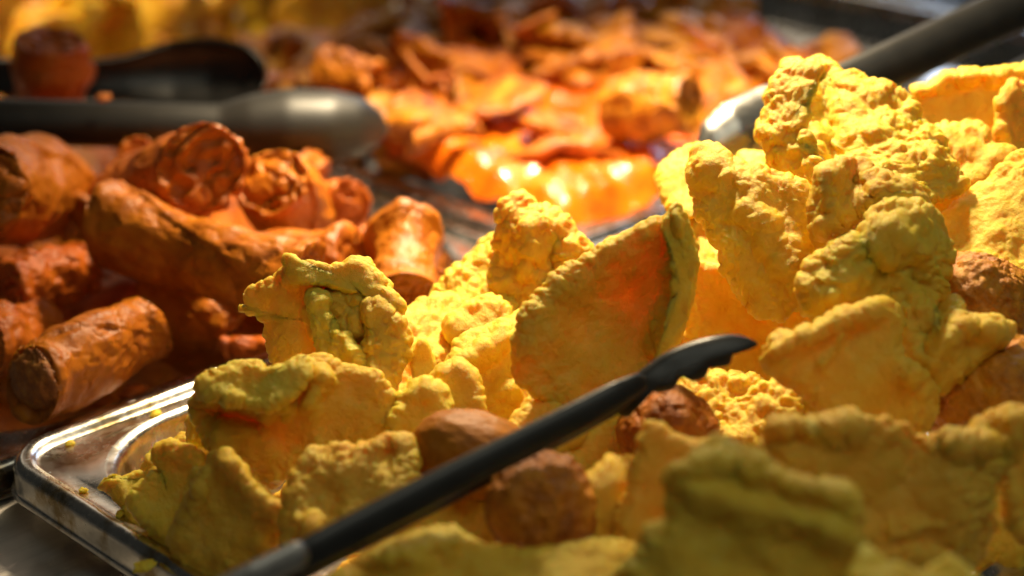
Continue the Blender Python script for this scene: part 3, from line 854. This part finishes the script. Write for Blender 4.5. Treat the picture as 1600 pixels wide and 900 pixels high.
# dark tongs on the spring roll pan
org = P(300, 195, 0.885)
bt = thing('serving_tongs', org, 'wide dark grey tongs lying open across the spring roll pan', 'tongs', 'serving tongs')
strip('near_arm', [(-220, 186, 36, 0.885, .9), (0, 190, 37, 0.885, .9), (250, 196, 36, 0.89, .9), (345, 200, 37, 0.893, .9), (390, 198, 50, 0.896, .95), (450, 196, 58, 0.90, 1.0), (520, 197, 56, 0.905, 1.0), (565, 199, 46, 0.91, .9),
                   (592, 201, 28, 0.914, .8), (606, 203, 6, 0.918, .5)], M['grey_nylon'], bt, nseg=110, nx=26, origin=org)
strip('far_arm', [(-220, 118, 26, 0.985, -.4), (0, 120, 26, 0.985, -.4), (150, 124, 27, 0.985, -.4), (200, 122, 32, 0.985, -.6), (270, 118, 50, 0.985, -.8), (330, 116, 54, 0.985, -.9), (380, 118, 46, 0.985, -.8), (405, 122, 26, 0.985, -.6), (413, 124, 6, 0.985, -.4)],
      M['nylon'], bt, nseg=90, nx=22, origin=org)
# steel tongs stuck into the rind heap, black handle
org = P(1250, 170, 0.80)
st = thing('serving_tongs', org, 'tongs with a polished steel head and thick black handle behind the rinds', 'tongs', 'serving tongs')
strip('head', [(1092, 262, 8, 0.778, .4), (1104, 246, 26, 0.78, .6), (1126, 226, 44, 0.785, .75), (1160, 205, 52, 0.79, .8), (1210, 180, 50, 0.80, .8), (1260, 158, 40, 0.805, .7), (1310, 136, 30, 0.81, .6)],
      M['satin2'], st, nseg=70, nx=24, origin=org)
tube('handle', [(1280, 152, 36, 0.812), (1400, 98, 37, 0.825), (1600, 6, 38, 0.85), (1720, -50, 38, 0.865)], M['nylon'], st, org, 0.6)
tube('lower_handle', [(1440, 205, 24, 0.86), (1600, 118, 26, 0.885), (1720, 54, 26, 0.90)], M['nylon'], st, org, 0.6)
# steel handle of a spoon lying beyond the sauce pan
org = np.array([0.80, 0.48, 0.0])
sp = thing('serving_spoon', org, 'steel spoon handle resting on the pan behind the saucy pastry', 'spoon')
tube('handle', [(880, 52, 15, 1.26), (935, 16, 15, 1.27), (1060, -70, 15, 1.30)], M['tong_steel'], sp, org, 0.4)
tube('handle_edge', [(958, 32, 8, 1.262), (985, 6, 9, 1.27), (1070, -75, 9, 1.30)], M['tong_steel'], sp, org, 0.4)

# ------------------------------------------------------------------ spring rolls
def roll_mesh(L, R, seed, flare=0.10, bend=0.0, nl=90, nr=110, turns=1.7, lump=0.10, end=0.12):
    """rolled fried wrapper along +X from 0 to L: seam step, wrinkles, blisters, spiral folded ends"""
    rng = random.Random(seed)
    cap = 16
    rows = []
    th = np.linspace(0, 2 * math.pi, nr, endpoint=False)
    def cap_rows(x0, sgn, order):
        out = []
        for k in order:
            q = k / cap                                   # 0 centre .. 1 rim
            wn = vnoise(np.stack([2.2 * q * np.cos(th) + seed, 2.2 * q * np.sin(th), np.full(nr, x0 * 40)], 1), seed)
            ph = (q * turns - th / (2 * math.pi) + 0.8 * wn) % 1.0
            groove = (-0.17 - 0.12 * wn) * R * np.exp(-((ph - 0.5) / 0.20) ** 2) * sstep(np.full(nr, q), 0.03, 0.3) * sstep(np.full(nr, 1 - q), -0.02, 0.12)
            dep = -0.38 * R * end * (1 - q ** 2) + groove
            out.append((np.full(nr, x0) + sgn * dep, np.full(nr, max(q, 0.012) * R * 0.93), th))
        return out
    rows += cap_rows(0, -1 * -1 * -1, range(0, cap))
    xs = np.linspace(0, L, nl)
    for x in xs:
        u = x / L
        e = min(x, L - x) / R
        wob = 1 + 0.09 * math.sin(u * 5.1 + seed) + 0.05 * math.sin(u * 11.3 + seed * 2.1)
        rr = wob * R * (0.93 + 0.07 * min(1, e * 4)) * (1 + flare * math.exp(-(e / 0.35) ** 2) - 0.05 * math.exp(-((e - 0.6) / 0.3) ** 2))
        seam = (th - 1.0 - 2.2 * u) % (2 * math.pi) / (2 * math.pi)
        step = 0.10 * R * (seam - 0.5) * 1.0
        seam2 = (th + 1.4 + 4.5 * u) % (2 * math.pi) / (2 * math.pi)
        step2 = 0.06 * R * (sstep(seam2, 0.0, 0.05) - seam2)
        rows.append((np.full(nr, x), rr + step + step2, th))
    rows += [(a, b, c) for a, b, c in cap_rows(L, 1, range(cap - 1, -1, -1))]
    X = np.concatenate([r[0] for r in rows])
    Rr = np.concatenate([r[1] for r in rows])
    T = np.concatenate([r[2] for r in rows])
    v = np.stack([X, Rr * np.cos(T), Rr * np.sin(T)], 1)
    m = len(rows)
    i = np.arange(nr)
    F = np.vstack([np.stack([k * nr + i, k * nr + (i + 1) % nr, (k + 1) * nr + (i + 1) % nr, (k + 1) * nr + i], 1) for k in range(m - 1)])
    v[:, 1] *= rng.uniform(0.86, 1.0)
    N = vnormals(v, F)
    if (N[(m // 2) * nr] @ np.array([0, v[(m // 2) * nr, 1], v[(m // 2) * nr, 2]])) < 0:
        F = F[:, ::-1]
        N = -N
    q = v / R
    h = lump * R * fbm(q * 0.9 + seed, seed, 3) + 0.035 * R * np.clip(fbm(q * np.array([1.6, 3.4, 3.4]) + seed, seed + 4, 3), -0.5, 1) + 0.03 * R * worley(q * 2.6 + seed, seed + 2) * (fbm(q * 1.3, seed, 2) > 0.1)
    h = h - 0.05 * R * np.exp(-(fbm(q * np.array([1.4, 2.2, 2.2]), seed + 8, 2) / 0.06) ** 2)
    v = v + N * h[:, None]
    sl = rng.uniform(-0.35, 0.35)
    v[:, 0] += sl * v[:, 2] * (2 * v[:, 0] / L - 1)
    bend = bend + rng.uniform(-0.12, 0.12)
    if bend:
        c = v[:, 0] - L / 2
        v[:, 2] += bend * (c / L) ** 2 * L
    return v, F

GRL = 'fried spring rolls in the pan behind the rinds'
ROLL_P = []
def roll(label, a, b, rpx, seed, name='spring_roll', cat='spring roll', group=GRL, mat='roll', spin=0.0, **kw):
    """a, b: (px, py, d) of the two ends"""
    A, B = P(*a), P(*b)
    dm = (a[2] + b[2]) / 2
    L = np.linalg.norm(B - A)
    R = rpx * dm / FPX
    v, F = roll_mesh(L, R, seed, **kw)
    o = link(name, mesh_from(name, v, F), M[mat], loc=A)
    q = Vector(B - A).to_track_quat('X', 'Z')
    o.rotation_mode = 'QUATERNION'
    o.rotation_quaternion = q @ Matrix.Rotation(spin, 4, 'X').to_quaternion()
    tag(o, label, cat, group)
    ROLL_P.append((A + B) / 2)
    return o
roll('long thick spring roll lying crosswise in the middle of the rolls', (168, 358, 0.775), (475, 452, 0.735), 63, 21, flare=0.12, bend=0.05)
roll('spring roll behind the long thick one, its folded end towards the lamp', (330, 420, 0.80), (560, 412, 0.775), 55, 22, flare=0.05)
roll('spring roll showing its tall dark spiral end on top of the rolls', (312, 268, 0.775), (185, 335, 0.87), 72, 23, flare=0.0, end=-0.05, spin=1.0)
roll('short squarish spring roll end shining next to the tall dark spiral end', (428, 285, 0.80), (470, 345, 0.86), 62, 24, flare=0.0, end=-0.1, turns=1.5, spin=2.0)
roll('small shiny roll slice against the steel pan divider', (545, 322, 0.835), (500, 335, 0.87), 40, 25, flare=0.0, end=-0.1)
roll('dim roll lying low beside the pan divider', (500, 375, 0.86), (640, 395, 0.86), 30, 26)
roll('stout spring roll standing on end with a frayed top, near the pan divider', (630, 372, 0.790), (632, 475, 0.755), 56, 27, flare=0.10, end=0.05)
roll('roll end scrap at the foot of the standing roll', (690, 435, 0.80), (670, 470, 0.79), 24, 28)
roll('fat spring roll with a swirled end under the dark tongs, near the pan edge', (-22, 300, 0.755), (72, 300, 0.86), 74, 29, flare=0.0, end=0.0)
roll('ragged torn spring roll beside the fat swirled one', (8, 452, 0.76), (128, 415, 0.80), 42, 30, flare=0.25, lump=0.2)
open_roll = roll('spring roll with a dark open filled end, closest to the pan corner', (52, 600, 0.690), (232, 512, 0.745), 58, 31, flare=0.08, end=0.9)
v, f = blob(0.0118, (0.45, 0.95, 0.95), 77, 1.4, 56, 36, 0.15)
link('filling', mesh_from('filling', v, f), M['filling'], open_roll, (0.0024, 0, 0))['label'] = 'dark browned filling in the open end'
roll('roll half hidden behind the open filled one', (-30, 545, 0.73), (62, 505, 0.77), 50, 32, flare=0.05)
roll('short roll wedged between the fat swirled one and the long thick one', (120, 350, 0.835), (190, 305, 0.88), 38, 33)
roll('little curled roll end peeping out behind the tall dark spiral end', (216, 246, 0.86), (250, 260, 0.90), 28, 34, end=0.0)
roll('orange roll strip glimpsed in the dark below the long thick roll', (350, 548, 0.765), (440, 545, 0.765), 20, 35)
roll('shaded roll under the long thick roll', (230, 470, 0.80), (360, 520, 0.79), 44, 36)
roll('roll bit at the far corner of the pan behind the squarish end', (455, 250, 0.89), (500, 285, 0.89), 34, 37)
roll('upright roll stub poking up between the two arms of the dark tongs', (80, 62, 0.93), (82, 190, 0.955), 56, 38, flare=0.0, end=0.0)
# crumbs
for k, (lab, px, py, d, r, mt, cat) in enumerate([
        ('orange crumb on the rim below the spring rolls', 208, 612, 0.742, 17, 'roll', 'crumb'),
        ('yellow crumb caught on the lip of the large front pan', 226, 884, 0.588, 13, 'rind', 'crumb'),
        ('tiny orange crumb on the dark tong arm', 162, 152, 0.872, 9, 'roll', 'crumb')]):
    v, f = blob(r * d / FPX, (1.3, 0.9, 0.6), 40 + k, 0.8, 28, 18, 0.3)
    tag(link('crumb', mesh_from('crumb', v, f), M[mt], loc=P(px, py, d)), lab, cat)

rng = random.Random(71)
cme = []
for k in range(4):
    v, f = blob(0.0016, (1.3, 1.0, 0.7), 140 + k, 1.0, 20, 14, 0.35)
    me = mesh_from('crumb', v, f)
    me.materials.append(M['rind'])
    cme.append(me)
for k in range(6):
    if k < 3:
        loc = (rng.uniform(0.02, 0.16), -rng.uniform(0.011, 0.016), -0.0025)
        lab, gp = 'tiny yellow crumb on the pan ledge facing the spring rolls', 'crumbs on the ledge facing the rolls'
    else:
        loc = (rng.uniform(0.010, 0.016), -rng.uniform(0.03, 0.15), -0.0025)
        lab, gp = 'tiny yellow crumb on the pan ledge facing the bare counter', 'crumbs on the ledge facing the counter'
    o = bpy.data.objects.new('crumb', cme[k % 4])
    scene.collection.objects.link(o)
    o.location = loc
    o.rotation_euler = (0, 0, rng.uniform(0, 6))
    sc = rng.uniform(0.45, 1.1)
    o.scale = (sc, sc, sc)
    tag(o, lab, 'crumb', gp)

# hidden rolls below, seen only in the gaps
rng = random.Random(4)
protos = []
for k in range(4):
    v, F = roll_mesh(0.075, 0.0145, 60 + k, nl=36, nr=48)
    me = mesh_from('spring_roll', v, F)
    me.materials.append(M['roll'])
    protos.append(me)
def put(me, name, loc, rot, label, cat, group, scale=1.0):
    o = bpy.data.objects.new(name, me)
    scene.collection.objects.link(o)
    o.location = loc
    o.rotation_euler = rot
    o.scale = (scale,) * 3
    return tag(o, label, cat, group)
def near(marks, x, y):
    return min(marks, key=lambda m: math.hypot(m[1] - x, m[2] - y))[0]
def mark(name, px, py, d):
    w = P(px, py, d)
    return (name, w[0], w[1])
MK_L = [mark('below the fat swirled roll', 30, 300, .80), mark('below the long thick roll', 320, 405, .755), mark('below the standing roll', 628, 400, .77),
        mark('below the open filled roll', 140, 555, .72), mark('below the tall dark spiral end', 260, 300, .82), mark('below the dark tongs', 200, 195, .89)]
MK_F = [mark('below the curled rind with the inner flap', 505, 500, .645), mark('below the long curled trough', 460, 640, .606), mark('below the brown sausage', 742, 712, .578),
        mark('below the shell-shaped rind', 945, 500, .615), mark('below the craggy leaning slab', 1180, 370, .64), mark('below the front tong head', 1080, 580, .58), mark('below the largest bright rind', 1340, 210, .682),
        mark('below the wide smooth plate', 1385, 765, .53), mark('below the big folded slab', 1180, 830, .486), mark('below the star-shaped rind', 1480, 545, .588), mark('beside the ball under the tong arm', 846, 796, .54), mark('below the upright triangular rind', 355, 810, .586)]
MK_M = [('in the bright sauce pool', .385, .066), mark('around the plump pastry roll', 1020, 166, .97), mark('by the dark tong head', 600, 215, .95), mark('by the polished tong head', 1130, 215, .86),
        ('along the far rim', .47, .31), ('against the rim of the empty pan', .585, .2), ('in the middle of their pan', .46, .19)]
MK_B = [('behind the dark tong tip', .30, .42), ('behind the upright roll stub', .12, .45), ('by the rim of the saucy pan', .48, .42), ('deep in the pan', .2, .6), ('by the spoon handle', .55, .55)]
for k in range(58):
    x, y = rng.uniform(0.04, 0.265), rng.uniform(0.05, 0.345)
    z = rng.uniform(-0.050, -0.024)
    a = rng.uniform(0, 6.28)
    x0, y0 = x - 0.035 * math.cos(a), y - 0.035 * math.sin(a)
    x0 = min(max(x0, .04 + max(0, -.07 * math.cos(a))), .268 - max(0, .07 * math.cos(a)))
    y0 = min(max(y0, .045 + max(0, -.07 * math.sin(a))), .34 - max(0, .07 * math.sin(a)))
    put(protos[k % 4], 'spring_roll', (x0, y0, z), (rng.uniform(0, 6), rng.uniform(-.12, .12), a),
        'shaded fried spring roll deep in the pan ' + near(MK_L, x, y), 'spring roll', 'spring rolls buried ' + near(MK_L, x, y))

# rinds buried in the heap, seen only in the gaps
rng = random.Random(9)
small = sorted(RIND_ME, key=lambda m: len(m.vertices))[:20]
H = np.array(HERO)
n = 0
tries = 0
while n < 130 and tries < 12000:
    tries += 1
    w = np.array([rng.uniform(0.06, 0.50), rng.uniform(-0.285, -0.05), rng.uniform(-0.042, 0.075)])
    px, py, d = proj(w)
    if px < 230 or px > 1750 or py > 1000:
        continue
    ok = True
    for ox, oy in ((0, 0), (-75, 0), (75, 0), (0, -80), (0, 60)):
        ins = (H[:, 0] < px + ox) & (px + ox < H[:, 1]) & (H[:, 2] < py + oy) & (py + oy < H[:, 3])
        if not ins.any() or d < H[ins, 4].max() + 0.032:
            ok = False
            break
    if not ok and not w[2] < -0.014:
        continue
    put(small[rng.randrange(len(small))], 'puffed_rind', tuple(w), (rng.uniform(0, 6.3), rng.uniform(0, 6.3), rng.uniform(0, 6.3)),
        'yellow puffed rind buried in the heap ' + near(MK_F, w[0], w[1]), 'rind', 'rinds buried ' + near(MK_F, w[0], w[1]), 0.8)
    n += 1

# ------------------------------------------------------------------ saucy pastry pan
def hM(x, y):
    u = np.clip((x - 0.35) / 0.27, 0, 1)
    w = np.clip((y - 0.03) / 0.33, 0, 1)
    e = np.minimum.reduce([(x - 0.344) / 0.03, (0.619 - x) / 0.03, (y - 0.026) / 0.03, (0.362 - y) / 0.03])
    return -0.018 + 0.019 * sstep(e, 0, 0.5) + 0.018 * sstep(u, 0.2, 1.0) + 0.010 * np.sin(np.pi * w)
nx_, ny_ = 110, 120
gx, gy = np.meshgrid(np.linspace(0.3475, 0.6155, nx_), np.linspace(0.0285, 0.3600, ny_), indexing='ij')
gz = hM(gx, gy)
pp = np.stack([gx.ravel() * 55, gy.ravel() * 55, np.zeros(gx.size)], 1)
gz = gz + 0.004 * fbm(pp, 3, 3).reshape(gx.shape) + 0.0034 * worley(pp * 1.5, 4).reshape(gx.shape)
g = np.arange(nx_ * ny_).reshape(nx_, ny_)
F = np.stack([g[:-1, :-1], g[1:, :-1], g[1:, 1:], g[:-1, 1:]], -1).reshape(-1, 4)
so = link('sauce', mesh_from('sauce', np.stack([gx.ravel(), gy.ravel(), gz.ravel()], 1), F), M['sauce'])
tag(so, 'glossy orange sauce with yellow cheese patches pooled in the pastry pan', 'sauce')

def strip_mesh(seed):
    """curled ribbon of wrapper, thick and wavy"""
    rg = random.Random(seed)
    ns, nw = 46, 9
    t = np.linspace(0, 1, ns)
    ang = rg.uniform(1.6, 3.6) * t + 0.5 * np.sin(t * 7 + seed)
    dx, dz = np.cos(ang), np.sin(ang)
    Ls = rg.uniform(0.035, 0.055)
    x = np.cumsum(dx) / ns * Ls
    z = np.cumsum(dz) / ns * Ls
    w = np.linspace(-1, 1, nw)
    W = rg.uniform(0.006, 0.011) * (1 + 0.2 * np.sin(t * 9 + seed))
    X = np.repeat(x[:, None], nw, 1)
    Z = np.repeat(z[:, None], nw, 1)
    Y = W[:, None] * w + 0.004 * np.sin(t * 5)[:, None]
    v = np.stack([X, Y, Z], -1).reshape(-1, 3)
    v += 0.0014 * np.stack([vnoise(v * 160, seed), vnoise(v * 160, seed + 1), vnoise(v * 160, seed + 2)], 1)
    n = ns * nw
    g = np.arange(n).reshape(ns, nw)
    F = np.stack([g[:-1, :-1], g[:-1, 1:], g[1:, 1:], g[1:, :-1]], -1).reshape(-1, 4)
    N = vnormals(v, F)
    V = np.vstack([v, v - N * 0.0022])
    e = np.concatenate([g[0, :], g[1:, -1], g[-1, -2::-1], g[-2:0:-1, 0]])
    e2 = np.roll(e, -1)
    V -= V.mean(0)
    return mesh_from('pastry_strip', V, np.vstack([F, F[:, ::-1] + n, np.stack([e2, e, e + n, e2 + n], 1)]))
cp = []
for k in range(5):
    me = strip_mesh(80 + k)
    me.materials.append(M['chunk'])
    cp.append(('pastry_strip', me, 'curled strip of saucy orange pastry'))
for k in range(4):
    v, F = roll_mesh(0.022, 0.0115, 90 + k, nl=20, nr=40, lump=0.16, end=0.6)
    v[:, 0] -= 0.011
    me = mesh_from('pastry_slice', v, F)
    me.materials.append(M['chunk'])
    cp.append(('pastry_slice', me, 'stubby slice of saucy orange pastry'))
for k in range(4):
    v, F = blob(0.0115, (1.2, 0.9, 0.7), 100 + k, 1.2, 40, 26, 0.35)
    me = mesh_from('pastry_chunk', v, F)
    me.materials.append(M['chunk'])
    cp.append(('pastry_chunk', me, 'lumpy chunk of saucy orange filling'))
rgf = random.Random(61)
for k in range(5):
    out = []
    for i in range(9):
        a = 2 * math.pi * i / 9
        r = 105 * rgf.uniform(0.65, 1.15)
        out.append((800 + r * math.cos(a) * 1.3, 450 + r * math.sin(a) * 0.75))
    v, F, c = sheet(out, 0.62, bow=(rgf.uniform(-18, 18), rgf.uniform(10, 40), rgf.uniform(0, 90)), thick=0.007, rough=0.8, seed=300 + k, step=6, face=0.6)
    v = np.stack([v @ RGT, v @ CU, -(v @ AX)], 1)
    me = sheet_mesh('pastry_flake', v, F)
    me.materials.append(M['chunk'])
    cp.append(('pastry_flake', me, 'broad flake of saucy orange pastry'))
rng = random.Random(17)
cnt = 0
pts = []
while cnt < 115:
    x, y = rng.uniform(0.356, 0.608), rng.uniform(0.04, 0.352)
    pool = math.hypot((x - 0.41) / 0.080, (y - 0.070) / 0.090)
    if pool < 1 and rng.random() > 0.04:
        continue
    z = float(hM(np.array(x), np.array(y))) + rng.uniform(0.002, 0.011)
    nm, me, lab = cp[rng.choice([0, 1, 2, 3, 4, 6, 8, 10, 13, 14, 15, 16, 17, 13, 14, 15, 16, 17, 13, 14, 15, 16, 17])]
    put(me, nm, (x, y, z), (rng.uniform(-.45, .45), rng.uniform(-.45, .45), rng.uniform(0, 6.3)), lab + ' ' + near(MK_M, x, y), 'pastry', nm.replace('_', ' ') + 's ' + near(MK_M, x, y), rng.uniform(0.9, 1.55))
    cnt += 1
for k in range(46):
    x, y = (rng.uniform(0.347, 0.368), rng.uniform(0.035, 0.35)) if k < 30 else (rng.uniform(0.36, 0.60), rng.uniform(0.034, 0.045))
    pool = math.hypot((x - 0.41) / 0.075, (y - 0.070) / 0.085)
    if pool < 1:
        continue
    nm, me, lab = cp[rng.choice([0, 2, 5, 6, 7, 8, 9, 10, 11, 12, 14, 16])]
    put(me, nm, (x, y, rng.uniform(-0.012, 0.002)), (rng.uniform(-.6, .6), rng.uniform(-.6, .6), rng.uniform(0, 6.3)), lab + ' along the pan divider', 'pastry',
        nm.replace('_', ' ') + 's along the pan divider', rng.uniform(0.7, 1.0))
roll('plump saucy pastry roll lying on top of the saucy pan with its end open', (955, 165, 0.985), (1085, 168, 0.955), 48, 50, name='pastry_roll', cat='pastry', group='whole pastry rolls in the saucy pan', mat='chunk', end=0.9, lump=0.14)
roll('orange pastry roll overhanging the saucy pan corner behind the dark tong head', (505, 112, 1.02), (590, 128, 1.00), 34, 51, name='pastry_roll', cat='pastry', group='whole pastry rolls in the saucy pan', mat='chunk', end=0.7, lump=0.2)
roll('slender pastry roll looped beside the dark tong head', (640, 215, 0.955), (745, 190, 0.965), 17, 52, name='pastry_roll', cat='pastry', group='whole pastry rolls in the saucy pan', mat='chunk', end=0.7, lump=0.2, bend=-0.4)

# ------------------------------------------------------------------ golden chips in the back pan
bp = []
rng = random.Random(23)
for k in range(5):
    n = 11
    out = []
    for i in range(n):
        a = 2 * math.pi * i / n
        r = 150 * rng.uniform(0.7, 1.15)
        out.append((800 + r * math.cos(a) * 1.15, 450 + r * math.sin(a) * 0.8))
    v, F, c = sheet(out, 0.62, tilt=(0, 0), bow=(rng.uniform(-14, 14), rng.uniform(8, 22), rng.uniform(0, 90)), thick=0.011, rough=1.2, seed=200 + k, step=7, face=0.8)
    me = sheet_mesh('golden_chip', v, F)
    me.materials.append(M['golden'])
    bp.append(me)
for k in range(80):
    x, y = rng.uniform(0.03, 0.595), rng.uniform(0.435, 0.71)
    z = -0.035 + rng.uniform(0, 0.055) + 0.02 * math.sin(math.pi * (y - 0.43) / 0.28)
    put(bp[k % 5], 'golden_chip', (x, y, z), (rng.uniform(0, 6.3), rng.uniform(0, 6.3), rng.uniform(0, 6.3)),
        'golden fried chip in the far pan ' + near(MK_B, x, y), 'chip', 'golden chips ' + near(MK_B, x, y), rng.uniform(0.85, 1.2))
